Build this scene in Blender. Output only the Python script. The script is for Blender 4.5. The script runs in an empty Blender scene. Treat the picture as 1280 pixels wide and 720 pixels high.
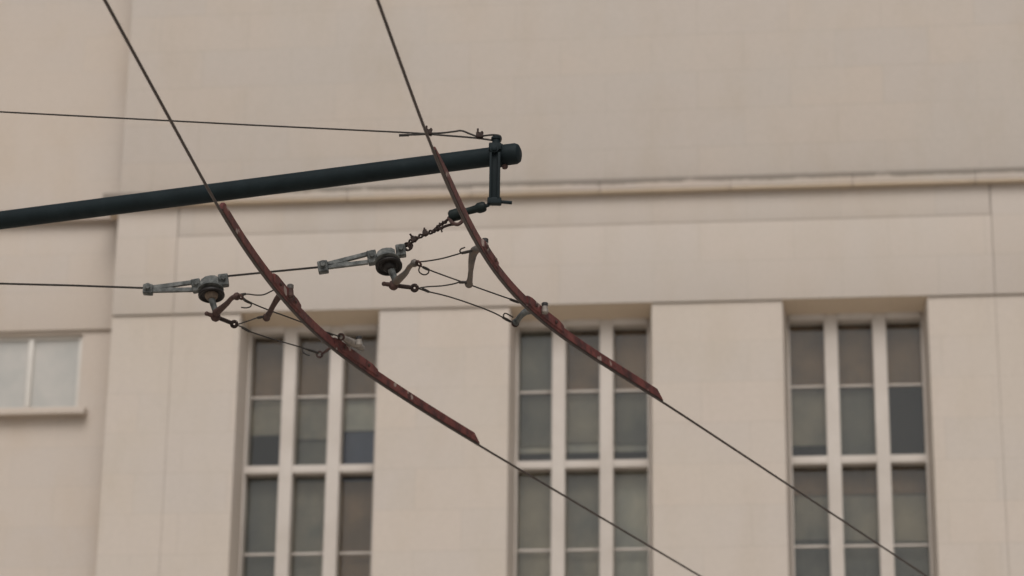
import bpy, bmesh, math, random
from mathutils import Vector, Matrix, Quaternion
random.seed(7)
scn = bpy.context.scene
col = scn.collection

# ------------------------------------------------------------------ camera
F_PX, PITCH, ROLL, YAW = 3370.0, math.radians(19.35), 0.0124, 0.1114
CAM = Vector((0, 0, 1.6))
_R = Vector((1, 0, 0)); _U = Vector((0, -math.sin(PITCH), math.cos(PITCH)))
_F = Vector((0, math.cos(PITCH), math.sin(PITCH)))
_X = _R*math.cos(ROLL) + _U*math.sin(ROLL)
_Y = -_R*math.sin(ROLL) + _U*math.cos(ROLL)
cd = bpy.data.cameras.new('camera'); cam = bpy.data.objects.new('camera', cd); col.objects.link(cam)
cam.matrix_world = Matrix.Translation(CAM) @ Matrix((_X, _Y, -_F)).transposed().to_4x4()
cd.sensor_width = 36; cd.lens = F_PX/1280*36
cd.clip_start = 0.1; cd.clip_end = 5000
cd.dof.use_dof = True; cd.dof.focus_distance = 11.9; cd.dof.aperture_fstop = 2.75; cd.dof.aperture_blades = 9
scn.camera = cam

def ray(x, y): return _X*((x-640)/F_PX) + _Y*((360-y)/F_PX) + _F
def lev(x, y, z):                      # survey point on the horizontal level z
    d = ray(x, y); return CAM + d*((z-CAM.z)/d.z)
def dep(x, y, Y):                      # survey point on the upright plane at distance Y
    d = ray(x, y); return CAM + d*(Y/d.y)

# ------------------------------------------------------------------ materials
def new_mat(name):
    m = bpy.data.materials.new(name); m.use_nodes = True
    nt = m.node_tree; b = nt.nodes['Principled BSDF']
    return m, nt, b, nt.nodes.new, nt.links.new
def ramp(nt, stops, interp='LINEAR'):
    r = nt.nodes.new('ShaderNodeValToRGB'); r.color_ramp.interpolation = interp
    while len(r.color_ramp.elements) > 1: r.color_ramp.elements.remove(r.color_ramp.elements[0])
    r.color_ramp.elements[0].position = stops[0][0]; r.color_ramp.elements[0].color = (*stops[0][1], 1)
    for p, c in stops[1:]:
        e = r.color_ramp.elements.new(p); e.color = (*c, 1)
    return r
def noise(nt, vec, scale, detail=4, rough=.55):
    n = nt.nodes.new('ShaderNodeTexNoise'); n.inputs['Scale'].default_value = scale
    n.inputs['Detail'].default_value = detail; n.inputs['Roughness'].default_value = rough
    nt.links.new(vec, n.inputs['Vector']); return n
def bump(nt, b, h, strength, dist):
    u = nt.nodes.new('ShaderNodeBump'); u.inputs['Strength'].default_value = strength; u.inputs['Distance'].default_value = dist
    nt.links.new(h, u.inputs['Height']); nt.links.new(u.outputs['Normal'], b.inputs['Normal'])
def mixc(nt, fac, a, c, mode='MIX'):
    m = nt.nodes.new('ShaderNodeMix'); m.data_type = 'RGBA'; m.blend_type = mode
    for sock, v in ((m.inputs['Factor'], fac), (m.inputs['A'], a), (m.inputs['B'], c)):
        if hasattr(v, 'is_output'): nt.links.new(v, sock)
        elif isinstance(v, tuple): sock.default_value = (*v, 1)
        else: sock.default_value = v
    return m.outputs['Result']

def mottled(name, stops, scale, rough=.6, metal=0.0, bump_s=.3, bump_d=.002, scale2=None, coord='Object'):
    m, nt, b, N, L = new_mat(name)
    tc = N('ShaderNodeTexCoord').outputs[coord]
    n = noise(nt, tc, scale, 6, .65)
    r = ramp(nt, stops); L(n.outputs['Fac'], r.inputs['Fac']); L(r.outputs['Color'], b.inputs['Base Color'])
    b.inputs['Roughness'].default_value = rough; b.inputs['Metallic'].default_value = metal
    n2 = noise(nt, tc, scale2 or scale*4, 4)
    bump(nt, b, n2.outputs['Fac'], bump_s, bump_d)
    return m

def stone(name, c1, c2, c3, stain=(.40, .33, .25), course=.5225, z0=12.605, top_dirt=None, streak=.35, mortar=.9):
    m, nt, b, N, L = new_mat(name)
    tc = N('ShaderNodeTexCoord').outputs['Object']
    sep = N('ShaderNodeSeparateXYZ'); L(tc, sep.inputs[0])
    zo = N('ShaderNodeMath'); zo.operation = 'SUBTRACT'; L(sep.outputs['Z'], zo.inputs[0]); zo.inputs[1].default_value = z0-course*40
    cmb = N('ShaderNodeCombineXYZ'); L(sep.outputs['X'], cmb.inputs['X']); L(zo.outputs[0], cmb.inputs['Y'])
    br = N('ShaderNodeTexBrick'); L(cmb.outputs[0], br.inputs['Vector'])
    br.offset = .5; br.inputs['Scale'].default_value = 1; br.inputs['Brick Width'].default_value = 1.18
    br.inputs['Row Height'].default_value = course; br.inputs['Mortar Size'].default_value = .006
    br.inputs['Mortar Smooth'].default_value = .4; br.inputs['Bias'].default_value = 0
    br.inputs['Color1'].default_value = (*c1, 1); br.inputs['Color2'].default_value = (*c2, 1)
    br.inputs['Mortar'].default_value = tuple(mortar*v for v in c1) + (1,)
    # a second, shifted bond so that three stone shades appear
    n1 = noise(nt, cmb.outputs[0], .55, 3, .5)
    r1 = ramp(nt, [(.42, (0, 0, 0)), (.62, (1, 1, 1))]); L(n1.outputs['Fac'], r1.inputs['Fac'])
    f1 = N('ShaderNodeMath'); f1.operation = 'MULTIPLY'; L(r1.outputs['Color'], f1.inputs[0]); f1.inputs[1].default_value = .55
    c = mixc(nt, f1.outputs[0], br.outputs['Color'], c3)
    # rain streaks and stains, long in the upright direction
    mp = N('ShaderNodeMapping'); L(tc, mp.inputs['Vector']); mp.inputs['Scale'].default_value = (1.3, 1, .55)
    n2 = noise(nt, mp.outputs[0], 1.1, 6, .62)
    r2 = ramp(nt, [(.48, (0, 0, 0)), (.72, (1, 1, 1))]); L(n2.outputs['Fac'], r2.inputs['Fac'])
    f2 = N('ShaderNodeMath'); f2.operation = 'MULTIPLY'; L(r2.outputs['Color'], f2.inputs[0]); f2.inputs[1].default_value = streak
    c = mixc(nt, f2.outputs[0], c, stain)
    n3 = noise(nt, tc, 22, 5, .7)
    r3 = ramp(nt, [(.3, (.96, .96, .96)), (.7, (1.03, 1.03, 1.03))]); L(n3.outputs['Fac'], r3.inputs['Fac'])
    c = mixc(nt, 1.0, c, r3.outputs['Color'], 'MULTIPLY')
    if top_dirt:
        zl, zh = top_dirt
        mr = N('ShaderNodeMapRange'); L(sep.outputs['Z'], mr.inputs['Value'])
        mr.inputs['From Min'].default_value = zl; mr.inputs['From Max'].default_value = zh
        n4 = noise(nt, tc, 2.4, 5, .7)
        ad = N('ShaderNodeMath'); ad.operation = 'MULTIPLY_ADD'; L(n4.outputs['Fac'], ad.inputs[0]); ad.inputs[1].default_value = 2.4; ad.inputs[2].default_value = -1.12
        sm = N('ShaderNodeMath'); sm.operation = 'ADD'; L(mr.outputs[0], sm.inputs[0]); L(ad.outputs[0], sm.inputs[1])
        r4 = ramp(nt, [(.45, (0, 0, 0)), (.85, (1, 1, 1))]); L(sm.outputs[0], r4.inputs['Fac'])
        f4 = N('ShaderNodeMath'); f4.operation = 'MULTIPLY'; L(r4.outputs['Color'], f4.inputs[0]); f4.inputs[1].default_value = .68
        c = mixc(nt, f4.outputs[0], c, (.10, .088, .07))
    L(c, b.inputs['Base Color']); b.inputs['Roughness'].default_value = .9
    bump(nt, b, n3.outputs['Fac'], .12, .003)
    return m

M = {}
M['stone'] = stone('limestone', (.485, .42, .358), (.468, .414, .364), (.46, .413, .364), streak=.30, mortar=.86)
M['pier'] = stone('limestone_pier', (.505, .438, .376), (.478, .425, .374), (.492, .43, .36), streak=.26, mortar=.86)
M['wing'] = stone('limestone_warm', (.495, .43, .368), (.475, .42, .37), (.495, .42, .35), stain=(.44, .35, .26))
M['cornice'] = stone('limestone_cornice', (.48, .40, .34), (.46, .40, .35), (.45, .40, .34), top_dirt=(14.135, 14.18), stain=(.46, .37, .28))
M['soffit'] = stone('limestone_soffit_bounce', (.58, .48, .37), (.56, .465, .355), (.55, .45, .34), stain=(.52, .42, .31))  # tan-stained undersides, lightened: warm bounced light put into the stone colour
M['joint'] = mottled('open_joint', [(.35, (.20, .17, .14)), (.62, (.40, .35, .30))], 1.3, .95)
M['frame'] = mottled('painted_stone_frame', [(.35, (.47, .42, .37)), (.65, (.53, .48, .43))], 1.6, .8, bump_s=.1)
M['framewhite'] = mottled('white_frame', [(.3, (.52, .49, .44)), (.7, (.58, .55, .50))], 3, .5)
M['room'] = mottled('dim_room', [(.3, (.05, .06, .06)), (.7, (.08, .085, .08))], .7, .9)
def cloth(name, c, k=.30):
    m, nt, b, N, L = new_mat(name)
    tc = N('ShaderNodeTexCoord').outputs['Object']
    mp = N('ShaderNodeMapping'); L(tc, mp.inputs['Vector']); mp.inputs['Scale'].default_value = (1.0, 1, .8)
    n = noise(nt, mp.outputs[0], 1.6, 4)
    r = ramp(nt, [(.3, tuple(v*(1-k) for v in c)), (.7, tuple(v*(1+k)*w for v, w in zip(c, (1.12, 1, .86))))]); L(n.outputs['Fac'], r.inputs['Fac'])
    L(r.outputs['Color'], b.inputs['Base Color']); b.inputs['Roughness'].default_value = .95
    return m
M['blind_brown'] = cloth('brown_blind', (.32, .215, .14))
M['blind_grey'] = cloth('grey_blind', (.43, .39, .33))
M['blind_dark'] = cloth('dark_blind', (.25, .245, .22))
M['blind_blue'] = cloth('blue_blind', (.095, .12, .21))
M['blind_pale'] = cloth('pale_blind', (.60, .585, .54))
M['net'] = cloth('net_curtain', (.80, .79, .75), .05)
def glass():
    m, nt, b, N, L = new_mat('window_glass')
    out = nt.nodes['Material Output']; nt.nodes.remove(b)
    t = N('ShaderNodeBsdfTransparent'); t.inputs['Color'].default_value = (.86, .88, .87, 1)
    g = N('ShaderNodeBsdfGlossy'); g.inputs['Roughness'].default_value = .05
    fr = N('ShaderNodeFresnel'); fr.inputs['IOR'].default_value = 1.5
    tc = N('ShaderNodeTexCoord').outputs['Object']
    n = noise(nt, tc, .9, 2)
    bp = N('ShaderNodeBump'); bp.inputs['Strength'].default_value = .05; bp.inputs['Distance'].default_value = .05
    L(n.outputs['Fac'], bp.inputs['Height']); L(bp.outputs[0], g.inputs['Normal'])
    df = N('ShaderNodeBsdfDiffuse')                       # hazy sheen put into the pane: diffuse film that lowers its contrast
    nd = noise(nt, tc, 1.3, 5); rd = ramp(nt, [(.3, (.24, .21, .17)), (.7, (.40, .35, .29))]); L(nd.outputs['Fac'], rd.inputs['Fac']); L(rd.outputs['Color'], df.inputs['Color'])
    md = N('ShaderNodeMixShader'); md.inputs[0].default_value = .04; L(t.outputs[0], md.inputs[1]); L(df.outputs[0], md.inputs[2]); t = md
    mx = N('ShaderNodeMixShader'); L(fr.outputs[0], mx.inputs[0]); L(t.outputs[0], mx.inputs[1]); L(g.outputs[0], mx.inputs[2])
    L(mx.outputs[0], out.inputs['Surface']); return m
M['glass'] = glass()
M['pale_pane'] = mottled('opaque_pale_glass', [(.3, (.36, .355, .33)), (.7, (.47, .445, .405))], 1.6, .3, bump_s=.02)  # opaque pale colour over the whole wing pane

def rust_paint():
    m, nt, b, N, L = new_mat('rusty_red_rail')
    tc = N('ShaderNodeTexCoord').outputs['Object']
    n = noise(nt, tc, 14, 8, .7)
    r = ramp(nt, [(.33, (.020, .011, .011)), (.45, (.075, .021, .019)), (.58, (.14, .036, .030)), (.73, (.18, .062, .048))])
    L(n.outputs['Fac'], r.inputs['Fac'])
    mp = N('ShaderNodeMapping'); L(tc, mp.inputs['Vector']); mp.inputs['Scale'].default_value = (1, .8, 1); mp.inputs['Location'].default_value = (3, 1, 5)
    n2 = noise(nt, mp.outputs[0], 11, 2, .5)
    r2 = ramp(nt, [(.648, (0, 0, 0)), (.675, (1, 1, 1))]); L(n2.outputs['Fac'], r2.inputs['Fac'])
    c = mixc(nt, r2.outputs['Color'], r.outputs['Color'], (.29, .225, .195))
    L(c, b.inputs['Base Color']); b.inputs['Roughness'].default_value = .62
    n3 = noise(nt, tc, 90, 5, .7); bump(nt, b, n3.outputs['Fac'], .6, .003)
    return m
M['rail'] = rust_paint()
M['wire'] = mottled('weathered_wire', [(.3, (.030, .021, .018)), (.7, (.062, .043, .035))], 18, .55, .3, .2, .001)
M['cable'] = mottled('dark_cable', [(.3, (.028, .025, .022)), (.7, (.05, .044, .038))], 25, .6, .3, .3, .001)
M['rust'] = mottled('rusted_iron', [(.3, (.032, .019, .016)), (.55, (.075, .043, .036)), (.75, (.12, .07, .055))], 30, .75, .2, .6, .003)
M['zinc'] = mottled('grey_zinc', [(.32, (.036, .038, .037)), (.48, (.094, .099, .094)), (.68, (.18, .182, .172))], 26, .62, .35, .5, .002)
M['bronze'] = mottled('weathered_bronze', [(.3, (.055, .05, .045)), (.5, (.115, .10, .085)), (.7, (.15, .092, .06))], 28, .6, .3, .4, .002)
M['dark_bolt'] = mottled('dark_bolt', [(.3, (.018, .016, .016)), (.7, (.04, .036, .034))], 40, .6, .3)
M['porcelain'] = mottled('dark_porcelain', [(.3, (.010, .0085, .008)), (.7, (.022, .018, .016))], 20, .5, 0, .15)
M['core'] = mottled('brown_core', [(.3, (.10, .075, .055)), (.7, (.19, .14, .10))], 30, .8, 0, .4)
M['boom'] = mottled('dark_teal_paint', [(.3, (.005, .0095, .011)), (.6, (.008, .0145, .0165)), (.8, (.016, .023, .0245))], 9, .66, 0, .3, .002, 45)
M['pale'] = mottled('pale_metal', [(.3, (.12, .105, .09)), (.55, (.23, .20, .17)), (.75, (.28, .25, .215))], 22, .6, .2, .3)
M['dark_rust'] = mottled('dark_rusted_strand', [(.3, (.018, .013, .012)), (.7, (.05, .033, .027))], 30, .7, .2, .5)
M['black'] = mottled('black_fibre', [(.3, (.005, .008, .008)), (.7, (.013, .019, .018))], 24, .55, 0, .4)
for k_, v_ in (('boom', .18), ('rail', .25), ('zinc', .3), ('black', .15), ('porcelain', .25), ('cable', .3), ('rust', .3), ('dark_rust', .2)):
    M[k_].node_tree.nodes['Principled BSDF'].inputs['Specular IOR Level'].default_value = v_
M['ground'] = mottled('bounce_paving', [(.3, (.40, .36, .31)), (.7, (.50, .45, .39))], .8, .9)  # unseen ground, made pale to bounce light up into the soffits

# ------------------------------------------------------------------ mesh helpers
class MB:
    def __init__(s): s.bm = bmesh.new()
    def box(s, c, size, axes=None, bev=0.0, seg=2):
        c = Vector(c)
        ax = axes or (Vector((1, 0, 0)), Vector((0, 1, 0)), Vector((0, 0, 1)))
        vs = []
        for sx in (-.5, .5):
            for sy in (-.5, .5):
                for sz in (-.5, .5):
                    vs.append(s.bm.verts.new(c + ax[0]*size[0]*sx + ax[1]*size[1]*sy + ax[2]*size[2]*sz))
        q = [(0, 1, 3, 2), (4, 6, 7, 5), (0, 4, 5, 1), (2, 3, 7, 6), (0, 2, 6, 4), (1, 5, 7, 3)]
        fs = [s.bm.faces.new([vs[i] for i in f]) for f in q]
        if bev:
            es = {e for f in fs for e in f.edges}
            bmesh.ops.bevel(s.bm, geom=list(es), offset=bev, segments=seg, profile=.6, affect='EDGES')
        return s
    def span(s, u0, u1, y0, y1, z0, z1, bev=0):
        return s.box(((u0+u1)/2, (y0+y1)/2, (z0+z1)/2), (u1-u0, y1-y0, z1-z0), None, bev, 2)
    def tube(s, pts, rad, n=10, caps=True):
        pts = [Vector(p) for p in pts]
        rs = rad if isinstance(rad, (list, tuple)) else [rad]*len(pts)
        t0 = (pts[1]-pts[0]).normalized()
        up = Vector((0, 0, 1)) if abs(t0.z) < .9 else Vector((1, 0, 0))
        x = t0.cross(up).normalized(); prev = t0; rings = []
        for i, p in enumerate(pts):
            if i == 0: t = t0
            elif i == len(pts)-1: t = (pts[i]-pts[i-1]).normalized()
            else:
                t = (pts[i+1]-pts[i]).normalized() + (pts[i]-pts[i-1]).normalized()
                t = t.normalized() if t.length > 1e-6 else prev
            q = prev.rotation_difference(t); x = q @ x; prev = t
            y = t.cross(x).normalized()
            rings.append([s.bm.verts.new(p + (x*math.cos(a) + y*math.sin(a))*rs[i]) for a in [2*math.pi*k/n for k in range(n)]])
        for a, b in zip(rings, rings[1:]):
            for k in range(n): s.bm.faces.new((a[k], a[(k+1) % n], b[(k+1) % n], b[k]))
        if caps:
            s.bm.faces.new(list(reversed(rings[0]))); s.bm.faces.new(rings[-1])
        return s
    def lathe(s, c, axis, prof, n=28):
        c = Vector(c); a = Vector(axis).normalized()
        x = a.orthogonal().normalized(); y = a.cross(x); rings = []
        for r, h in prof:
            rings.append([s.bm.verts.new(c + a*h + (x*math.cos(t)+y*math.sin(t))*max(r, 1e-4)) for t in [2*math.pi*k/n for k in range(n)]])
        for p, q in zip(rings, rings[1:]):
            for k in range(n): s.bm.faces.new((p[k], p[(k+1) % n], q[(k+1) % n], q[k]))
        s.bm.faces.new(list(reversed(rings[0]))); s.bm.faces.new(rings[-1])
        return s
    def loft(s, secs, caps=True):
        rings = [[s.bm.verts.new(p) for p in sec] for sec in secs]; n = len(rings[0])
        for a, b in zip(rings, rings[1:]):
            for k in range(n): s.bm.faces.new((a[k], a[(k+1) % n], b[(k+1) % n], b[k]))
        if caps:
            s.bm.faces.new(list(reversed(rings[0]))); s.bm.faces.new(rings[-1])
        return s
    def build(s, name, mat, parent=None, local=False, smooth=35, origin=None):
        bmesh.ops.recalc_face_normals(s.bm, faces=s.bm.faces)
        if not local:
            o0 = parent_origin(parent) if parent else (Vector(origin) if origin is not None else Vector((0, 0, 0)))
            if o0.length: bmesh.ops.translate(s.bm, verts=s.bm.verts, vec=-o0)
        me = bpy.data.meshes.new(name); s.bm.to_mesh(me); s.bm.free()
        me.materials.append(mat)
        if smooth:
            for p in me.polygons: p.use_smooth = True
            try: me.set_sharp_from_angle(angle=math.radians(smooth))
            except Exception: pass
        ob = bpy.data.objects.new(name, me); col.objects.link(ob)
        if parent: ob.parent = parent
        elif origin is not None: ob.location = Vector(origin)
        return ob
def parent_origin(p):
    v = Vector((0, 0, 0))
    while p: v += p.location; p = p.parent
    return v
def tag(o, label=None, cat=None, group=None, kind=None):
    if label: o['label'] = label
    if cat: o['category'] = cat
    if group: o['group'] = group
    if kind: o['kind'] = kind
    return o
def thing(name, loc, label, cat, group=None):
    o = bpy.data.objects.new(name, None); col.objects.link(o); o.location = loc; o.empty_display_size = .1
    return tag(o, label, cat, group)
def crom(pts, k=8):
    pts = [Vector(p) for p in pts]; P = [pts[0]*2-pts[1]] + pts + [pts[-1]*2-pts[-2]]; out = []
    for i in range(1, len(P)-2):
        for j in range(k):
            t = j/k; a, b, c, d = P[i-1:i+3]
            out.append(.5*((2*b)+(c-a)*t+(2*a-5*b+4*c-d)*t*t+(3*b-a-3*c+d)*t**3))
    return out + [pts[-1]]
def helix(pts, r, turns, ph=0, n=60):
    """points winding round a path"""
    c = crom(pts, 10); L = [0]
    for a, b in zip(c, c[1:]): L.append(L[-1]+(b-a).length)
    out = []
    for i in range(n+1):
        s = L[-1]*i/n; k = max(j for j in range(len(L)-1) if L[j] <= s+1e-9)
        f = (s-L[k])/max(L[k+1]-L[k], 1e-9); p = c[k].lerp(c[k+1], f); t = (c[k+1]-c[k]).normalized()
        x = t.cross(Vector((0, 0, 1))).normalized(); y = t.cross(x); a = ph+2*math.pi*turns*i/n
        out.append(p+(x*math.cos(a)+y*math.sin(a))*r)
    return out

# ------------------------------------------------------------------ ground
g = MB(); g.box((0, 0, -.25), (3000, 3000, .5)).build('ground', M['ground'], smooth=0)
tag(bpy.data.objects['ground'], kind='structure')

# ------------------------------------------------------------------ the building
B = thing('stone_building', (0, 32.0, 0), 'pale limestone building with a string course and three tall mullioned windows', 'building')
B.rotation_euler = (0, 0, -YAW)
def bb(): return MB()
FY, GY = .38, .57                         # frame front and glass, behind the wall face
WC = (-2.575, .862, 4.27)                  # window centres along the facade
HW = .8925                                # half width of an opening
ZL, ZS = 12.605, 8.72                     # lintel and sill of the tall openings
UL, UR = -5.13, 24.0
PD = .030                                 # the piers stand this far behind the frieze
# core that everything is bonded to, with real openings
def wall_with_openings(mb, u0, u1, z0, z1, y0, y1, holes):
    us = sorted({u0, u1, *[h[0] for h in holes], *[h[1] for h in holes]})
    for a, b in zip(us, us[1:]):
        hs = [h for h in holes if h[0] <= a+1e-6 and h[1] >= b-1e-6]
        zs = z0
        for h in sorted(hs, key=lambda q: q[2]):
            mb.span(a, b, y0, y1, zs, h[2]); zs = h[3]
        mb.span(a, b, y0, y1, zs, z1)
# piers between the windows (one per pier) and the wall below
JL, JR, JW = -4.333, 5.99, .006
w = bb()
edges = [UL] + [v for c in WC for v in (c-HW, c+HW)] + [UR]
def slab(mb, u0, u1, z0, z1, y0=0.0, y1=.9, bev=.004): mb.span(u0, u1, y0, y1, z0, z1, bev)
pieces = [(UL, JL-JW/2), (JL+JW/2, WC[0]-HW), (WC[0]+HW, WC[1]-HW), (WC[1]+HW, WC[2]-HW), (WC[2]+HW, JR-JW/2), (JR+JW/2, UR)]
SP = .048                                 # splay of the reveals
for i, (a, b) in enumerate(pieces):
    la = SP if i in (2, 3, 4) else 0; rb = SP if i in (1, 2, 3) else 0     # sides that face an opening
    plan = [(a, PD), (b, PD), (b+rb, FY), (b+rb, .9), (a-la, .9), (a-la, FY)]
    w.loft([[Vector((u, y, z)) for u, y in plan] for z in (ZS, ZL-.012)])
w.build('pier', M['pier'], B, local=True)
w = bb(); slab(w, UL, UR, 0, ZS-.003, PD, 1.5); w.build('lower_wall', M['pier'], B, local=True)
# frieze: border stones round one long panel, open joints between
w = bb(); ZJ = 13.655
slab(w, UL, JL-JW/2, ZL, 14.06, 0, .9); slab(w, JR+JW/2, UR, ZL, 14.06, 0, .9)
slab(w, JL+JW/2, JR-JW/2, ZL, ZJ-JW/2, 0, .9); slab(w, JL-JW/2+.012, JR+JW/2-.012, ZJ+JW/2, 14.06, 0, .9)
w.build('frieze', M['stone'], B, local=True)
# dark bedding seen in the open joints
w = bb()
w.span(JL-.02, JL+.02, .007+PD, .8, ZS, 14.02); w.span(JR-.02, JR+.02, .007+PD, .8, ZS, 14.02)
w.span(JL+.03, JR-.03, .007, .8, ZJ-.02, ZJ+.02)
w.build('open_joint', M['joint'], B, local=True, smooth=0)
w = bb(); slab(w, UL, UR, 14.22, 19.5, .03, .9);
w.build('upper_wall', M['stone'], B, local=True)
# string course: long stones with tight joints and small differences
w = bb(); u = UL-.19; rng = random.Random(3)
stones = []
while u < UR:
    ln = 1.62 + rng.uniform(-.1, .1); stones.append((u, min(u+ln, UR))); u += ln
for a, b in stones:
    p = rng.uniform(-.006, .006)
    w.span(a+.001, b-.001, -.115+p*.5, .5, 14.087, 14.232+rng.uniform(-.002, .002), .006)
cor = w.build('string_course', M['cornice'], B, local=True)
w = bb()
for a, b in stones: w.span(a+.006, b-.006, -.105, .4, 14.062, 14.089)
w.build('string_course_soffit', M['soffit'], B, local=True, smooth=0)
# parapet coping far above the picture
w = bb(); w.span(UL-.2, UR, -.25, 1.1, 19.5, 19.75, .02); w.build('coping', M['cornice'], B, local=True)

# tall windows: stone frame with two mullions and a transom, glass set deep behind
LW, MW = .43, .17
def tall_window(c, spec, lbl):
    f = bb()
    u0, u1 = c-HW+SP+.003, c+HW-SP-.003
    ztop = ZL-.03
    head = 12.437; t1, t0 = 10.685, 10.585
    sx = 1.5*LW+MW
    # jambs, mullions, head, transom, sill rail butt end to end
    f.span(u0, c-sx, FY, GY+.04, ZS, ztop, .008); f.span(c+sx, u1, FY, GY+.04, ZS, ztop, .008)
    for m in (-.5*LW-MW, .5*LW): f.span(c+m, c+m+MW, FY-.012, GY+.04, ZS, ztop, .012)
    lights = [(c-sx, c-sx+LW), (c-.5*LW, c+.5*LW), (c+sx-LW, c+sx)]
    for a, b in lights:
        f.span(a, b, FY-.03, GY+.04, head, ztop-.004, .006); f.span(a, b, FY, GY+.04, t0, t1, .008); f.span(a, b, FY, GY+.04, ZS, ZS+.12, .006)
    fr = f.build('window', M['frame'], B, local=True)
    fr['label'] = lbl
    p = bb()
    for a, b in lights:
        for z0, z1 in ((t1, head), (ZS+.12, t0)): p.span(a+.002, b-.002, GY-.003, GY+.003, z0+.002, z1-.002)
    p.build('pane', M['glass'], fr, local=True, smooth=0)
    for a, b in lights:
        for z in (11.63, 9.585):
            k = bb(); k.span(a, b, GY-.022, GY+.018, z-.014, z+.014, .004); k.build('glazing_bar', M['frame'], fr, local=True)
    so = bb(); so.loft([[Vector((u, .012, ZL-.002)), Vector((u, FY-.004, ZL-.095)), Vector((u, FY-.004, ZL-.002))] for u in (c-HW-.01, c+HW+.01)]); so.build('reveal_soffit', M['soffit'], fr, local=True, smooth=0)
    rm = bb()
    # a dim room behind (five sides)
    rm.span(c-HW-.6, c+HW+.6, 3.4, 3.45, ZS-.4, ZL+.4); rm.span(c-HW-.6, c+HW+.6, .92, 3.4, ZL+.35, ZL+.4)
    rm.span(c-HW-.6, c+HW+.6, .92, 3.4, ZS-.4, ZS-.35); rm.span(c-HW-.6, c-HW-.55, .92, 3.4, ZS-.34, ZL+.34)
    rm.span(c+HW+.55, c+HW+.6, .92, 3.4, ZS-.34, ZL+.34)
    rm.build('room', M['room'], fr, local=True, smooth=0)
    # blinds: (light, upper z, lower z, cloth)
    for li, za, zb, mt, d in spec:
        a, b = lights[li]; bl = bb(); n = 9; front = []
        secs = []
        for i in range(n+1):
            uu = a-.02+(b-a+.04)*i/n; yy = GY+.07+d+.006*math.sin(i*2.3+c*3+li)
            secs.append([Vector((uu, yy, zb)), Vector((uu, yy+.003, zb)), Vector((uu, yy+.003, za)), Vector((uu, yy, za))])
        bl.loft(secs)
        bl.span(a-.015, b+.015, GY+.058+d, GY+.066+d, zb, zb+.03)
        bl.build('blind', M[mt], fr, local=True)
    return fr
br_, gr_, dk_, bl_, pl_ = 'blind_brown', 'blind_grey', 'blind_dark', 'blind_blue', 'blind_pale'
W1 = [(0, 12.6, 11.65, br_, 0), (0, 11.63, 11.16, gr_, .02), (1, 12.6, 11.63, br_, 0), (1, 11.65, 11.10, gr_, .02), (1, 11.13, 10.55, dk_, .06),
      (2, 12.6, 11.61, br_, 0), (2, 11.63, 11.20, pl_, .02), (2, 11.23, 10.55, bl_, .05), (0, 10.65, 8.7, dk_, .04), (1, 10.65, 8.7, gr_, .07), (2, 10.65, 8.7, br_, .05)]
W2 = [(0, 12.6, 11.63, dk_, 0), (1, 12.6, 11.63, br_, .01), (2, 12.6, 11.63, br_, .01), (0, 11.65, 10.95, dk_, .03), (1, 11.65, 10.99, gr_, .03), (2, 11.65, 10.96, dk_, .03),
      (0, 11.01, 10.87, pl_, .05), (1, 11.03, 10.87, pl_, .06), (2, 11.01, 10.87, pl_, .05), (0, 10.65, 8.7, gr_, .02), (1, 10.65, 8.7, gr_, .05), (2, 10.65, 8.7, pl_, .06)]
W3 = [(0, 12.6, 11.63, br_, 0), (1, 12.6, 11.63, br_, 0), (2, 12.6, 11.63, br_, 0), (0, 11.65, 10.9, gr_, .04), (1, 11.65, 10.55, dk_, .04),
      (0, 10.65, 10.26, br_, .01), (1, 10.65, 10.26, br_, .01), (2, 10.65, 10.26, br_, .01), (0, 9.72, 8.7, dk_, .07), (1, 9.72, 8.7, dk_, .07), (2, 9.7, 8.7, dk_, .07), (0, 10.29, 9.7, gr_, .04), (1, 10.29, 9.68, gr_, .04), (2, 10.29, 9.66, gr_, .04)]
tall_window(WC[0], W1, 'tall window with a dark blue lower pane')
tall_window(WC[1], W2, 'tall window crossed by the curved rail')
tall_window(WC[2], W3, 'tall window with its blinds half drawn, no rail in front')

# recessed wing on the left
WN = .55
wu0 = -24.0
w = bb()
wall_with_openings(w, wu0, UL, 0, ZL, WN+.045, WN+.5, [(-7.04, -5.66, 11.54, 12.56)])
w.build('wing_lower_wall', M['wing'], B, local=True)
w = bb(); w.span(wu0, UL, WN, WN+.5, ZL+.003, 14.09, .004); w.build('wing_frieze', M['wing'], B, local=True)
w = bb(); w.span(wu0, UL, WN+.03, WN+.5, 14.22, 19.5); w.build('wing_upper_wall', M['wing'], B, local=True, smooth=0)
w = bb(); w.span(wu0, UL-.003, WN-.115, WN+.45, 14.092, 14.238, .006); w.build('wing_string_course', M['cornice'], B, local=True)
w = bb(); w.span(-7.2, -5.53, WN-.11, WN+.3, 11.445, 11.535, .008); w.build('window_sill', M['wing'], B, local=True)
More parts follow.
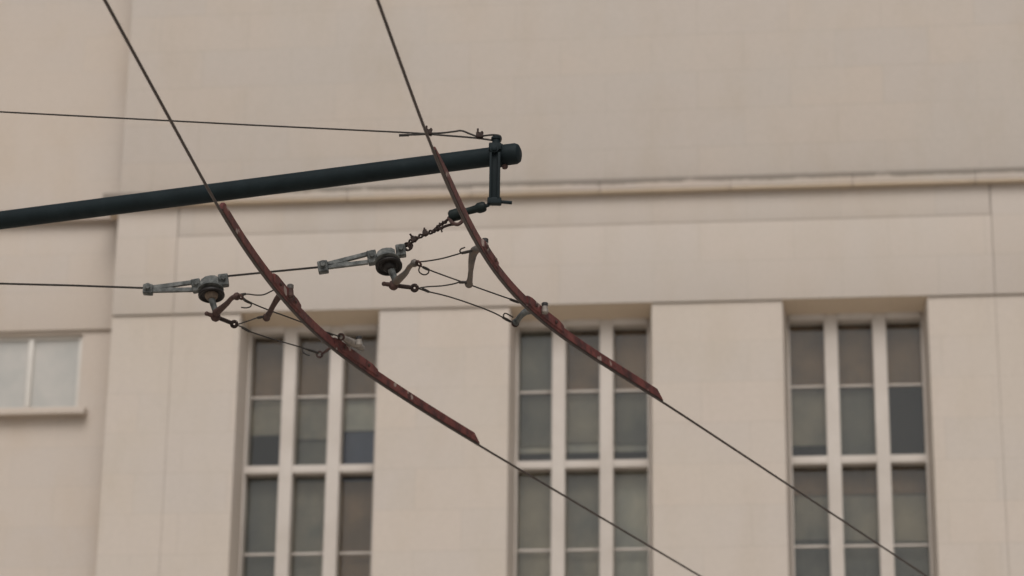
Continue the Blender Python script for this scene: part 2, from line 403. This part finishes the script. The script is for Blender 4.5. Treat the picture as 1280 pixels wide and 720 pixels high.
# wing window (sliding, two lights)
w = bb(); a0, a1, z0, z1 = -7.04, -5.66, 11.54, 12.56; y0, y1 = WN+.10, WN+.17
w.span(a0, a0+.06, y0, y1, z0, z1, .004); w.span(a1-.06, a1, y0, y1, z0, z1, .004)
w.span(a0+.06, a1-.06, y0, y1, z1-.05, z1, .004); w.span(a0+.06, a1-.06, y0, y1, z0, z0+.06, .004)
w.span(-6.385, -6.315, y0-.01, y1, z0+.06, z1-.05, .004)
sw = w.build('window', M['framewhite'], B, local=True); sw['label'] = 'low sliding window with pale curtains in the recessed wall'
w = bb(); w.span(a0+.06, -6.387, y0+.03, y0+.036, z0+.06, z1-.05); w.span(-6.313, a1-.06, y0+.03, y0+.036, z0+.06, z1-.05)
w.build('pane', M['pale_pane'], sw, local=True, smooth=0)
for (p, q) in ((a0+.05, -6.36), (-6.34, a1-.05)):
    secs = []
    for i in range(25):
        uu = p+(q-p)*i/24; yy = WN+.185+.004*math.sin(i*1.1)
        secs.append([Vector((uu, yy, z0)), Vector((uu, yy+.004, z0)), Vector((uu, yy+.004, z1)), Vector((uu, yy, z1))])
    bb().loft(secs).build('curtain', M['net'], sw, local=True)

# ------------------------------------------------------------------ contact wires and curved rails
ZW = 5.6
def plan_path(px):
    p = [lev(x, y, ZW) for x, y in px]
    d0 = (p[0]-p[1]).normalized(); d1 = (p[-1]-p[-2]).normalized()
    p = [p[0]+d0*14] + p + [p[-1]+d1*9]
    # resample densely, then relax so that the survey jitter disappears
    seg = []
    for a, b in zip(p, p[1:]):
        n = max(1, int((b-a).length/.05)); seg += [a.lerp(b, i/n) for i in range(n)]
    seg.append(p[-1])
    for _ in range(60):
        seg = [seg[0]] + [(seg[i-1]+seg[i]*2+seg[i+1])/4 for i in range(1, len(seg)-1)] + [seg[-1]]
    return seg
LPX = [(131, 0), (213.3, 150.7), (275, 264), (309.8, 320), (350, 372), (377, 403), (408, 432.5), (450, 462.7), (471, 477), (526.7, 513), (596, 555.2), (875, 720)]
RPX = [(472, 0), (529.6, 159), (541, 189), (573, 263), (584.4, 286.7), (600, 316.7), (622, 349), (649, 380), (680, 406.7), (710, 428.5), (760, 460), (827, 501.5), (1158, 720)]
PL, PR = plan_path(LPX), plan_path(RPX)
def at_Y(path, Y):
    for a, b in zip(path, path[1:]):
        if a.y <= Y <= b.y:
            return a.lerp(b, (Y-a.y)/(b.y-a.y)), (b-a).normalized()
def sub_path(path, y0, y1, step=.02):
    n = max(2, int((y1-y0)/step)); return [at_Y(path, y0+(y1-y0)*i/n) for i in range(n+1)]
def contact(path, label):
    c = [p for i, p in enumerate(path) if i % 2 == 0 or i == len(path)-1]
    o = MB().tube(c, .0062, 10).build('contact_wire', M['wire'], origin=(c[0].x, c[0].y, ZW))
    return tag(o, label, 'wire', 'trolley contact wires')
contact(PL, 'left overhead contact wire bending under the longer rusty rail')
contact(PR, 'right overhead contact wire passing just left of the boom tip')

def yy(x, y): return lev(x, y, ZW).y
def rail_section(p, t, zlo, zhi, half):
    s = Vector((t.y, -t.x, 0)); u = Vector((0, 0, 1))
    b = min(.0035, half*.4)
    q = [(-half, zlo+b), (-half+b, zlo), (half-b, zlo), (half, zlo+b), (half, zhi-b), (half-b, zhi), (-half+b, zhi), (-half, zhi-b)]
    return [Vector((p.x, p.y, ZW)) + s*a + u*z for a, z in q]
def rail(path, ya, yb, ears, label, head_len, tail_len, half=.0095, hgt=.052):
    p0, _ = at_Y(path, ya)
    t = thing('curved_rail', (p0.x, p0.y, ZW), label, 'rail', 'curved guide rails on the contact wires')
    secs = []; s = sub_path(path, ya, yb, .02); L = yb-ya
    for p, d in s:
        f = p.y-ya; e = yb-p.y; k = 1.0
        if f < head_len: k = min(k, .30+.70*math.sin(min(1, f/head_len)*math.pi/2))
        if e < tail_len: k = min(k, .15+.85*e/tail_len)
        secs.append(rail_section(p, d, .0045, .006+(hgt-.006)*k, half))
    MB().loft(secs).build('bar', M['rail'], t)
    # lip that clips over the wire
    secs = [rail_section(p, d, -.001, .0075, .0082) for p, d in s]
    MB().loft(secs).build('wire_lip', M['dark_rust'], t)
    for a, b, h in ears:
        secs = []; q = sub_path(path, a, b, .02); n = len(q)
        for i, (p, d) in enumerate(q):
            e = min(i, n-1-i)/max(1, n*.12); k = min(1, .35+.65*e)
            secs.append(rail_section(p, d, .018, hgt+h*k, half+.005))
        MB().loft(secs).build('ear_plate', M['rail'], t)
        for fr in (.22, .78):
            p, d = at_Y(path, a+(b-a)*fr); sd = Vector((d.y, -d.x, 0))
            for sg in (-1, 1):
                c = Vector((p.x, p.y, ZW+.04)) + sd*sg*(half+.005)
                MB().lathe(c, sd*sg, [(.009, 0), (.009, .006), (.006, .009)], 6).build('bolt', M['rust'], t)
    return t
rail(PL, yy(275, 263), yy(597, 556), [(yy(338, 357), yy(370, 396), .018), (yy(413, 436), yy(468, 475), .014)],
     'longer rusty red curved rail running in front of the left tall window', .05, .06)
rail(PR, yy(541, 189), yy(828, 502), [(yy(598, 313), yy(617, 342), .010), (yy(653, 384), yy(701, 421), .016)],
     'dark red curved rail from the boom tip down to the middle window', .5, .06, .0085, .050)

# ------------------------------------------------------------------ hanger arms (the pieces that grip the rails and take the bridle wires)
ZA = ZW+.035
def knob(mb, c, r, ax=(0, 0, 1), h=.5):
    prof = [(r*math.sin(math.pi*i/8), -r*math.cos(math.pi*i/8)) for i in range(1, 8)]
    mb.lathe(c, ax, prof, 14)
def ring(mb, c, R, r, axis):
    a = Vector(axis).normalized(); x = a.orthogonal().normalized(); y = a.cross(x); n = 20
    pts = [Vector(c)+(x*math.cos(2*math.pi*i/n)+y*math.sin(2*math.pi*i/n))*R for i in range(n+1)]
    mb.tube(pts, r, 8, caps=False)
def hanger(label, stud, arm, mats, stud_h=.045, r=.0145, end_ring=True):
    base = lev(*stud, ZA)
    t = thing('hanger_arm', base, label, 'hanger arm', 'hanger arms gripping the rails')
    m = MB(); m.lathe(base-Vector((0, 0, .008)), (0, 0, 1), [(r*.9, 0), (r*1.2, .006), (r*1.15, .02), (r*.95, .008+stud_h*.62)], 18); m.build('stud', M[mats[0]], t)
    m = MB(); m.lathe(base+Vector((0, 0, stud_h*.62)), (0, 0, 1), [(r*.9, 0), (r*1.05, .002), (r*1.05, stud_h*.34), (r*.75, stud_h*.40)], 18); m.build('cap', M[mats[2]], t)
    pts = [lev(x, y, ZW+z) for x, y, z, _ in arm]; rad = [q[3] for q in arm]
    rad = [v*1.25 for v in rad]; fine = crom(pts, 6); rr = []
    for i in range(len(rad)-1): rr += [rad[i]+(rad[i+1]-rad[i])*j/6 for j in range(6)]
    rr.append(rad[-1])
    m = MB(); m.tube(fine, rr, 12); m.build('arm', M[mats[1]], t)
    if end_ring:
        m = MB(); ring(m, pts[-1], .014, .0055, _F+Vector((.3, 0, .2))); m.build('eye', M['rust'] if mats[1] != 'bronze' else M['bronze'], t)
    return t
# right rail
hA = hanger('grey curved hanger arm beside the top bend of the dark red rail', (606, 312),
       [(606, 312, .06, .012), (599, 311, .068, .013), (593, 314, .07, .016), (590, 324, .055, .013), (588.5, 338, .045, .009), (587.5, 348, .04, .010), (586, 355, .035, .013)], ('pale', 'bronze', 'dark_bolt'), .05)
hB = hanger('short grey hanger arm with brown ring at the middle window head', (681, 390),
       [(681, 389, .05, .012), (672, 388, .07, .014), (659, 389, .075, .014), (652, 394, .06, .011), (647, 400, .05, .011), (644, 404, .04, .014)], ('pale', 'zinc', 'dark_bolt'), .045)
# left rail
hC = hanger('rust brown hanger arm and stud at the middle of the longer rail', (362.5, 370),
       [(361, 368, .06, .012), (354, 366, .072, .014), (347, 373, .066, .012), (341, 383, .05, .010), (337, 391, .04, .011), (333, 397, .035, .013)], ('rust', 'rust', 'bronze'), .055)
hD = hanger('pale grey hanger arm lying along the left window top', (448.5, 431),
       [(453, 435.5, .075, .012), (446, 431, .08, .016), (437, 426.5, .08, .015), (430, 423, .07, .011), (426.5, 421, .06, .009)], ('pale', 'pale', 'dark_bolt'), .042)
m = MB(); m.tube([lev(420, 431, ZW+.05), lev(411, 436, ZW+.03), lev(406, 440, ZW+.025), lev(402, 443, ZW+.03)], [.007, .008, .006, .006], 10)
ring(m, lev(399.5, 443, ZW+.03), .014, .005, _F); m.build('hook', M['rust'], hD)

# ------------------------------------------------------------------ span insulators
def hex_bolt(parent, c, ax=(0, -1, 0), r=.012, h=.011, mat='zinc'):
    m = MB(); m.lathe(c, ax, [(r*1.55, -.004), (r*1.55, .003)], 18); m.lathe(Vector(c)+Vector(ax)*.003, ax, [(r, 0), (r, h*.8), (r*.8, h)], 6)
    m.build('bolt', M[mat], parent)
def block(parent, x, y, w, h, Y, rot, mat='zinc', bolt=True):
    c = dep(x, y, Y); k = c.y/F_PX*1.06
    a = math.radians(rot); ax = (Vector((math.cos(a), 0, math.sin(a))), Vector((0, 1, 0)), Vector((-math.sin(a), 0, math.cos(a))))
    m = MB(); m.box(c, (w*k, .044, h*k), ax, .007, 3); o = m.build('clamp_block', M[mat], parent)
    if bolt: hex_bolt_child(o, c+Vector((0, -.024, .006)))
    return o
def hex_bolt_child(o, c):
    # sub-part of a clamp block: the block carries its parent's origin, so the bolt is shifted by the same amount
    m = MB(); ax = Vector((.1, -1, -.15)).normalized()
    m.lathe(c, ax, [(.019, -.006), (.019, .003)], 18); m.lathe(c+ax*.003, ax, [(.0125, 0), (.0125, .010), (.010, .0125)], 6)
    m.build('bolt', M['zinc'], o)

def insulator(label, Y, q):
    t = thing('span_insulator', dep(*q['base'], Y), label, 'insulator', 'bell insulators on the span wire')
    P = lambda x, y, dy=0: dep(x, y, Y+dy)
    k = Y/F_PX*1.06
    for b in q['blocks']: block(t, *b[:4], Y, b[4])
    # forked link: two flat bars meeting at the outer block
    (x0, y0), (x1, y1), sp0, sp1 = q['fork']
    m = MB()
    for sg in (-1, 1):
        a = P(x0, y0+sg*sp0); b = P(x1, y1+sg*sp1); d = (b-a).normalized(); n = Vector((0, 1, 0)); s = d.cross(n).normalized()
        secs = []
        for f, wd in ((0, 5.0), (.5, 4.8), (1, 4.5)):
            c = a.lerp(b, f); hw = wd*k/2
            secs.append([c+s*hw-n*.011, c-s*hw-n*.011, c-s*hw+n*.011, c+s*hw+n*.011])
        m.loft(secs)
    a = P(x0-1, y0); b = P(x0+(x1-x0)*.5, y0+(y1-y0)*.5); d = (b-a).normalized(); s = d.cross(Vector((0, 1, 0))).normalized()
    m.loft([[a+s*3.6*k-Vector((0, .0085, 0)), a-s*3.6*k-Vector((0, .0085, 0)), a-s*3.6*k+Vector((0, .0085, 0)), a+s*3.6*k+Vector((0, .0085, 0))],
            [b+s*3.0*k-Vector((0, .0085, 0)), b-s*3.0*k-Vector((0, .0085, 0)), b-s*3.0*k+Vector((0, .0085, 0)), b+s*3.0*k+Vector((0, .0085, 0))]])
    m.build('fork_link', M['zinc'], t)
    # barrel head
    ax = Vector(q['axis']).normalized()
    hc = P(*q['head']); r = q['head_r']*k; h = q['head_h']*k
    hx, hy = q['head']; m = MB()
    # arched casting that ties the two inner clamp blocks together, with a round collar under it
    prof = [(-12, 5), (-13.5, 1), (-11, -4), (-6, -7.4), (0, -8.6), (6, -8.6), (10, -6.5), (11, -2), (10.5, 6), (0, 7.2)]
    m.loft([[P(hx+a*f, hy+b*f+.25*a*0) + Vector((0, dy, 0)) for a, b in prof] for f, dy in ((.93, -.032), (1, -.026), (1, .026), (.93, .032))])
    m.lathe(hc-ax*h*.28, ax, [(r*.98, h*.20), (r*1.0, -h*.02), (r*1.12, -h*.10), (r*1.36, -h*.18), (r*1.40, -h*.34), (r*1.1, -h*.38)], 32)
    m.build('head', M['zinc'], t)
    dc = P(*q['disk']); R = q['disk_r']*k
    m = MB(); m.lathe(dc, -ax, [(R*.80, -R*.22), (R*.95, -R*.16), (R, -R*.04), (R*.99, R*.06), (R*.90, R*.12), (R*.80, R*.08), (R*.72, -R*.02), (R*.5, -R*.02)], 40)
    m.build('disk', M['porcelain'], t)
    m = MB(); m.lathe(dc, -ax, [(R*.52, -.01), (R*.50, R*.10), (R*.40, R*.28), (R*.30, R*.36)], 28); m.build('core', M['core'] if q['pale_core'] else M['porcelain'], t)
    # stem, then the yoke that spreads the bridle (lies level)
    st = [P(x, y) for x, y in q['stem']]
    m = MB(); m.tube(st, q['stem_r'], 16); m.build('stem', M['zinc'], t)
    zl = st[-1].z
    arm = [Vector(st[-1])] + [lev(x, y, zl+.004) for x, y in q['arm']]
    m = MB(); na = 5*(len(arm)-1)+1; m.tube(crom(arm, 5), [.019-.0075*min(1, i/(na*.55)) for i in range(na)], 12)
    knob(m, arm[-1], .0185); m.build('yoke_arm', M[q['arm_mat']], t)
    kn = lev(*q['knuckle'], zl-.012)
    m = MB(); m.tube([st[-1], kn], [.014, .017], 12); knob(m, kn, .024); nub = lev(*q['nub'], zl-.012)
    m.tube([kn, nub], [.012, .009], 10); knob(m, nub, .011); m.build('knuckle', M['rust'], t)
    rod = [kn] + [lev(x, y, zl-.012) for x, y in q['rod']]
    m = MB(); m.tube(rod, [.010]*len(rod), 10)
    e = rod[-1]; d = (rod[-1]-rod[-2]).normalized(); ring(m, e+d*.016, .0125, .0085, _F)
    m.build('eye_rod', M['dark_rust'], t)
    m = MB(); ring(m, arm[-1]+Vector((.02, -.03, -.012)), .013, .005, Vector((.5, .3, .6))); m.build('shackle', M['rust'], t)
    return t, arm[-1], e+d*.03, zl
Y1, Y2 = 11.99, 11.51
t1, a1e, r1e, z1l = insulator('grey bell insulator hanging left of the longer rail', Y1, dict(
    base=(265, 395), blocks=[(185.2, 362.2, 12.5, 12.5, -2), (245.5, 357.5, 11.5, 16.5, 12), (279.4, 350.8, 12.5, 15.5, 8)],
    fork=((190, 361.5), (241, 357.6), 1.6, 4.6), head=(263.5, 355), head_r=11.6, head_h=15, disk=(264.3, 369), disk_r=16.6, pale_core=True,
    axis=(-.08, .28, 1), stem=[(264.5, 373), (267, 382), (270, 391)], stem_r=[.017, .0145, .014],
    arm=[(276, 386), (284, 379), (290, 372.5), (296, 370.5)], arm_mat='rust', knuckle=(269.5, 396), nub=(258.5, 392), rod=[(280, 400), (290, 404)]))
t2, a2e, r2e, z2l = insulator('grey bell insulator with black disk left of the red rail top', Y2, dict(
    base=(490, 358), blocks=[(403.8, 334.2, 13, 15, 10), (465.2, 322.3, 12, 17.5, 12), (501, 313.8, 12.5, 15.5, 8)],
    fork=((410, 332), (460, 322.6), 1.7, 5.2), head=(483.5, 320.5), head_r=11.8, head_h=15, disk=(486.2, 333), disk_r=17.0, pale_core=False,
    axis=(-.14, .40, 1), stem=[(489, 337), (492, 345), (495, 352)], stem_r=[.018, .015, .015],
    arm=[(502, 346), (508, 340), (512, 333.5), (518, 329)], arm_mat='bronze', knuckle=(492, 356.5), nub=(480, 354.8), rod=[(503, 358), (514, 359.4)]))

# span wires
def wire(name, pts, r, mat, label, cat, group=None, n=8, extra=None):
    m = MB(); m.tube(pts, r, n)
    if extra: extra(m)
    return tag(m.build(name, M[mat], origin=pts[0]), label, cat, group)
dirL = (dep(180, 360, Y1)-dep(0, 354.5, Y1+.3))
pS = dep(0, 354.5, Y1+.3)
wire('span_wire', [dep(180, 360, Y1), dep(90, 356.8, Y1+.15), pS, pS-dirL*1.6], .0052, 'cable', 'thin steel span wire running out of the picture from the left insulator', 'wire', 'span wires')
wire('span_wire', [dep(283, 345.3, Y1), dep(340, 339.6, (Y1+Y2)/2), dep(398, 334, Y2)], .0052, 'cable', 'thin steel span wire between the two bell insulators, behind the longer rail', 'wire', 'span wires')

# ------------------------------------------------------------------ boom with drop bracket
YB = 11.36
tip = dep(650.5, 191.3, YB); 
best = None
for i in range(2000):                      # the boom is level: find its run
    yl = 11.0+i*.002; p = dep(0, 275.5, yl)
    if best is None or abs(p.z-(tip.z-.03)) < abs(best.z-(tip.z-.03)): best = p
far = best + (best-tip)*2.6
d = (tip-best).normalized()
boom = thing('support_boom', far, 'dark teal round steel boom reaching in from the left, capped at its tip', 'boom')
RB = .0445
m = MB(); m.tube([far, best, tip-d*.115], RB, 40); m.build('pipe', M['boom'], boom)
m = MB(); m.lathe(tip-d*.12, d, [(RB+.0015, 0), (RB+.004, .004), (RB+.0045, .06), (RB+.004, .098), (RB*.93, .112), (RB*.6, .119)], 40); m.build('end_cap', M['boom'], boom)
fwd = Vector((0, -1, 0))
bc = dep(618.5, 196, YB)                   # where the bracket hangs
on = best + d*((bc-best).dot(d))
m = MB(); m.lathe(on-d*.028, d, [(RB+.0005, 0), (RB+.009, .002), (RB+.009, .054), (RB+.0005, .056)], 40); band = m.build('clamp_band', M['boom'], boom)
m = MB()
ztop = on.z+.012; zb = dep(618, 252, YB).z
xc = dep(618.3, 230, YB).x
yf = on.y-RB-.012
zb = dep(618, 251, yf).z; xc = dep(618.3, 228, yf).x
m.box((xc, yf+.004, (ztop+zb)/2), (.050, .010, ztop-zb), None, .003)
m.box((xc-.0195, yf-.010, (ztop+zb)/2-.01), (.010, .026, ztop-zb-.03), None, .003)
m.box((xc+.0185, yf-.010, (ztop+zb)/2-.01), (.012, .030, ztop-zb-.03), None, .003)
m.box((xc, yf-.002, zb-.004), (.064, .040, .030), None, .006)
m.box((xc, yf, ztop+.010), (.058, .030, .034), None, .007)
br2 = m.build('drop_bracket', M['boom'], boom)
m = MB(); m.lathe((xc-.004, yf-.012, ztop-.006), fwd, [(.020, -.01), (.020, .008), (.013, .009), (.013, .018), (.009, .02)], 18); m.build('bolt', M['boom'], br2)
m = MB(); m.lathe(on+Vector((.032, -.01, -RB-.004)), (0.3, 0, -1), [(.014, 0), (.014, .014), (.009, .018)], 6); m.build('bolt', M['rust'], br2)
# stub post on top of the boom for the stay wire
st0 = on+Vector((dep(620, 190, on.y).x-on.x, 0, RB-.004))
ztp = dep(620, 172, on.y).z
m = MB(); m.lathe(st0, (0, 0, 1), [(.030, 0), (.028, .012), (.019, .016), (.018, ztp-st0.z-.012), (.023, ztp-st0.z-.010), (.023, ztp-st0.z), (.018, ztp-st0.z+.004)], 20); m.build('stay_post', M['boom'], boom)
# cross pin through the bracket foot
foot = Vector((xc, yf-.004, zb-.004))
pin1 = dep(640, 253.4, yf-.004)
m = MB(); m.tube([foot, pin1], .0078, 10); m.build('cross_pin', M['boom'], br2)

# ------------------------------------------------------------------ black strain insulator between bracket and tie
e0 = dep(604, 258.5, yf); e1 = dep(566, 269.5, yf+.03)
si = thing('strain_insulator', e1, 'black strain insulator hooked between the boom bracket and twisted tie wires', 'insulator')
ax = (e1-e0).normalized()
k = .0036
m = MB(); L = (e1-e0).length
m.lathe(e0, ax, [(.008, -.014), (.020, -.010), (.0245, .0), (.0245, .022), (.018, .034), (.0165, L*.52), (.019, L*.6), (.0265, L*.64), (.0285, L*.74), (.0275, L*1.06), (.020, L*1.12)], 26)
m.build('body', M['black'], si)
m = MB(); m.tube([e0-ax*.008, dep(610, 256.6, yf-.003), foot+Vector((-.02, 0, 0))], .0085, 10); m.build('eye_rod', M['boom'], si)
m = MB()
c0 = dep(573, 274, yf+.02)
pts = crom([dep(561, 272, yf+.03), dep(565, 278, yf+.01), dep(572, 280.5, yf+.005), dep(578, 276, yf+.005), dep(578, 270, yf+.01), dep(575, 266, yf+.02)], 6)
m.tube(pts, .0085, 10); m.build('thimble', M['rust'], si)

# twisted tie wires with two clips from the right insulator to the strain insulator
def D(x, y, Y=None):
    f = (x-505)/(570-505); return dep(x, y, Y2+(yf+.03-Y2)*f)
tt = thing('twisted_tie', D(508, 311), 'twisted rusty tie wires with two clips, leading from insulator up to boom bracket', 'tie wire')
m = MB()
main = [D(504, 309), D(513, 302), D(522, 296.8), D(531, 292.6), D(543, 288.5)]
m.tube(helix(main, .007, 3.2, 0), .0048, 8); m.tube(helix(main, .007, 3.2, math.pi), .0048, 8)
m.tube(crom([D(541, 289), D(549, 282), D(556, 277.5), D(563, 271.5)], 5), .0062, 8)
m.tube(helix([D(547, 282.5), D(557, 277)], .006, 2.5), .0045, 8)
m.tube(crom([D(541, 289), D(550, 285.5), D(559, 282), D(566, 280.5), D(572, 280)], 5), .0066, 8)
m.tube(helix([D(541, 289), D(552, 284.5)], .007, 2.5), .0045, 8)
m.tube([D(551, 285), D(552.5, 290)], .004, 6)
ring(m, D(509.5, 309.5), .013, .0048, _F+Vector((.4, 0, 0))); ring(m, D(513, 307), .010, .0042, _F-Vector((.4, 0, .2)))
m.tube(crom([D(513, 305), D(515, 309.5), D(510.5, 313), D(507.5, 311)], 5), .0042, 8)
m.build('strands', M['dark_rust'], tt)
def clip(parent, x, y, sx, sy, Y, mat='dark_rust', two=False, w=.026):
    c = dep(x, y, Y); e = dep(sx, sy, Y); a = (e-c).normalized()
    m = MB(); m.box(c, (w, .026, .020), (a.cross(Vector((0, 1, 0))).normalized(), Vector((0, 1, 0)), a), .005)
    for s in ((-1, 1) if two else (0,)):
        o = a.cross(Vector((0, 1, 0))).normalized()*s*.0085
        m.tube([c+o-a*.014, e+o*1.2+a*.006*s], [.0055, .0045], 8); m.lathe(c+o+a*.010, a, [(.009, 0), (.009, .008)], 6)
    m.build('wire_clip', M[mat], parent)
clip(tt, 517.5, 299.5, 512.5, 292.5, Y2-.03, w=.03); clip(tt, 531.5, 291.8, 530.3, 284.8, Y2-.06, w=.026)

# ------------------------------------------------------------------ stay wire to the boom's stub post
YS = on.y
sw_ = thing('stay_wire', dep(620, 172, YS), 'dark stay wire running level above the boom and looped round its stub post', 'wire')
def S(x, y): return dep(x, y, YS+(620-x)*.0006)
m = MB()
lft = [S(535, 167.2), S(500, 165.3), S(320, 156.6), S(160, 148.2), S(0, 139.8)]
m.tube(lft+[lft[-1]+(lft[-1]-lft[-2])*6], .0042, 8)
m.tube(crom([S(503, 168.6), S(520, 168.4), S(535, 167.8), S(560, 169.6), S(590, 172), S(603, 173.5), S(616, 175.4)], 5), .0046, 8)
m.tube(crom([S(535, 166.6), S(552, 166.2), S(568, 164.4), S(577, 163.4), S(588, 167.5), S(598, 170.8), S(606, 169.6), S(616, 168.6), S(624, 169.5), S(626.3, 173), S(625, 177.5)], 6), .0046, 8)
m.build('strand', M['cable'], sw_)
m = MB(); m.tube([S(499, 169.2), S(511, 168.8)], .0068, 8); m.build('ferrule', M['cable'], sw_)
clip(sw_, 536, 166.3, 536, 158.8, YS+.04, 'dark_rust', True, .03); clip(sw_, 599.5, 170, 600, 162.5, YS+.01, 'dark_rust', True, .034)

# ------------------------------------------------------------------ bridle wires
def pig(m, pts, r=.0033): m.tube(crom(pts, 6), r, 7)
def wrap(m, a, b, r=.0062): m.tube(helix([a, b], .0028, 3.5, 0, 30), .0034, 7)
RBW = .0034
def bridle(pts, label, ferr=(), hooks=()):
    def ex(m):
        for a, b in ferr: m.tube([a, a.lerp(b, .5), b], [.0062, .0070, .0058], 9)
        for h in hooks: pig(m, h)
    return wire('bridle_wire', crom(pts, 5), RBW, 'cable', label, 'wire', 'thin bridle wires', 7, ex)
Z2a, Z2r = a2e.z, r2e.z
l2 = lambda x, y, z=z2l: lev(x, y, z)
# right set
pA = lev(590, 313.5, ZW+.06); pAe = lev(586, 354, ZW+.035); pBe = lev(642, 403.5, ZW+.04)
bridle([l2(522, 327.5), l2(536, 326), lev(553, 323, z2l), lev(570, 318.3, ZW+.055), lev(578, 316, ZW+.06), pA],
       'bridle wire from the right insulator to the upper end of the grey curved arm',
       [(lev(577.5, 316.4, ZW+.06), lev(589, 313.6, ZW+.06))], [[lev(578, 316.4, ZW+.06), lev(575, 314.5, ZW+.06), lev(576, 311.5, ZW+.06), lev(581, 309.3, ZW+.06)]])
bridle([l2(525, 332), l2(533, 336), lev(553, 343.6, z2l), lev(575, 351.5, ZW+.035), lev(590, 357, ZW+.03), lev(618, 367, ZW+.03), lev(645, 376.5, ZW+.03), lev(652, 380, ZW+.03)],
       'bridle wire from the right insulator crossing under the grey arm to the rail',
       [(l2(529, 334), l2(536, 337.2)), (lev(638, 374.2, ZW+.03), lev(648, 378, ZW+.03))], [[l2(526, 331), l2(523.5, 338), l2(527, 342.5), l2(532.5, 343.2), l2(536, 340), l2(535, 336.5)]])
bridle([r2e, lev(534, 358.4, z2l), lev(553, 357.2, z2l-.005), lev(568, 354.6, ZW+.035), lev(576, 352.3, ZW+.035), pAe],
       'short bridle wire from the lower eye of the right insulator to the grey arm foot', [(lev(574, 353, ZW+.035), lev(584, 352.6, ZW+.035))])
bridle([r2e, lev(535, 364.4, z2l), lev(560, 370.5, z2l), lev(590, 380.3, ZW+.04), lev(615, 390, ZW+.04), lev(632, 398.6, ZW+.04), pBe],
       'longest bridle wire of the right insulator, ending in the brown ring',
       [(lev(528, 361, z2l), lev(536, 364.8, z2l)), (lev(629, 397, ZW+.04), lev(638, 402, ZW+.04))], [[lev(630, 397.5, ZW+.04), lev(629.5, 393.5, ZW+.04), lev(632.5, 391.8, ZW+.04), lev(641, 396.6, ZW+.04)]])
# left set
q1 = z1l
bridle([lev(301, 368.5, q1), lev(310, 367.6, q1), lev(320, 368.8, q1), lev(330, 368.2, ZW+.06), lev(340, 363.6, ZW+.06), lev(352, 358, ZW+.06)],
       'wavy bridle wire from the left insulator to behind the longer rail', [(lev(300, 368.8, q1), lev(307, 367.4, q1))])
bridle([lev(303, 371.5, q1), lev(312, 377.6, q1), lev(333, 386.5, q1), lev(355, 394.5, ZW+.05), lev(376, 402.4, ZW+.05), lev(395, 410, ZW+.06), lev(407, 415, ZW+.06), lev(418, 418.5, ZW+.06), lev(425, 421, ZW+.06)],
       'straight bridle wire from the left insulator passing behind the longer rail to the pale arm',
       [(lev(306, 375.5, q1), lev(314, 379, q1)), (lev(406, 415.5, ZW+.06), lev(416, 418.5, ZW+.06))], [[lev(304, 370, q1), lev(303.5, 374, q1), lev(308, 377, q1), lev(313.5, 379, q1), lev(313.3, 383, q1), lev(308, 384.8, q1), lev(301.5, 384.2, q1)]])
bridle([r1e, lev(303, 403.6, q1), lev(312, 400.6, q1), lev(322, 397, ZW+.035), lev(327, 396, ZW+.035), lev(332, 396.5, ZW+.035)],
       'short bridle wire from the lower eye of the left insulator to the rust brown arm', [(lev(322, 397.2, ZW+.035), lev(329, 396, ZW+.035))])
bridle([r1e, lev(304, 409.5, q1), lev(314, 415, q1), lev(345, 425, q1), lev(370, 432.2, ZW+.03), lev(390, 438.6, ZW+.03), lev(398, 441.5, ZW+.03)],
       'longest bridle wire of the left insulator, ending in a hook before the window',
       [(lev(303, 409.5, q1), lev(312, 414.4, q1)), (lev(386, 437.4, ZW+.03), lev(397, 441, ZW+.03))], [[lev(385, 437.2, ZW+.03), lev(379, 435.8, ZW+.03), lev(378.5, 439.5, ZW+.03), lev(383, 443.2, ZW+.03), lev(387, 444.3, ZW+.03)]])

# ------------------------------------------------------------------ light
SUN_EL, SUN_AZ = math.radians(49), math.radians(-178)     # azimuth from +Y, clockwise: behind the camera, to its left
sd = Vector((math.sin(SUN_AZ)*math.cos(SUN_EL), math.cos(SUN_AZ)*math.cos(SUN_EL), math.sin(SUN_EL)))
ld = bpy.data.lights.new('sun', 'SUN'); ld.energy = 1.15; ld.angle = math.radians(40); ld.color = (1, .95, .925)
lo = bpy.data.objects.new('sun', ld); col.objects.link(lo); lo.rotation_euler = sd.to_track_quat('Z', 'Y').to_euler()
lo.location = (0, 0, 60)
wd = bpy.data.worlds.new('World'); scn.world = wd; wd.use_nodes = True
nt = wd.node_tree; bg = nt.nodes['Background']
sky = nt.nodes.new('ShaderNodeTexSky'); sky.sky_type = 'NISHITA'; sky.sun_disc = False
sky.sun_elevation = SUN_EL; sky.sun_rotation = SUN_AZ; sky.air_density = 1.0; sky.dust_density = 4.0; sky.ozone_density = 1.0
hs = nt.nodes.new('ShaderNodeHueSaturation'); hs.inputs['Saturation'].default_value = .22    # thin overcast
nt.links.new(sky.outputs[0], hs.inputs['Color']); nt.links.new(hs.outputs[0], bg.inputs['Color'])
bg.inputs['Strength'].default_value = .085
vs = scn.view_settings; vs.view_transform = 'Standard'; vs.look = 'None'; vs.gamma = 1; vs.use_curve_mapping = False
vs.exposure = 0.23
scn.cycles.max_bounces = 8; scn.cycles.transparent_max_bounces = 8
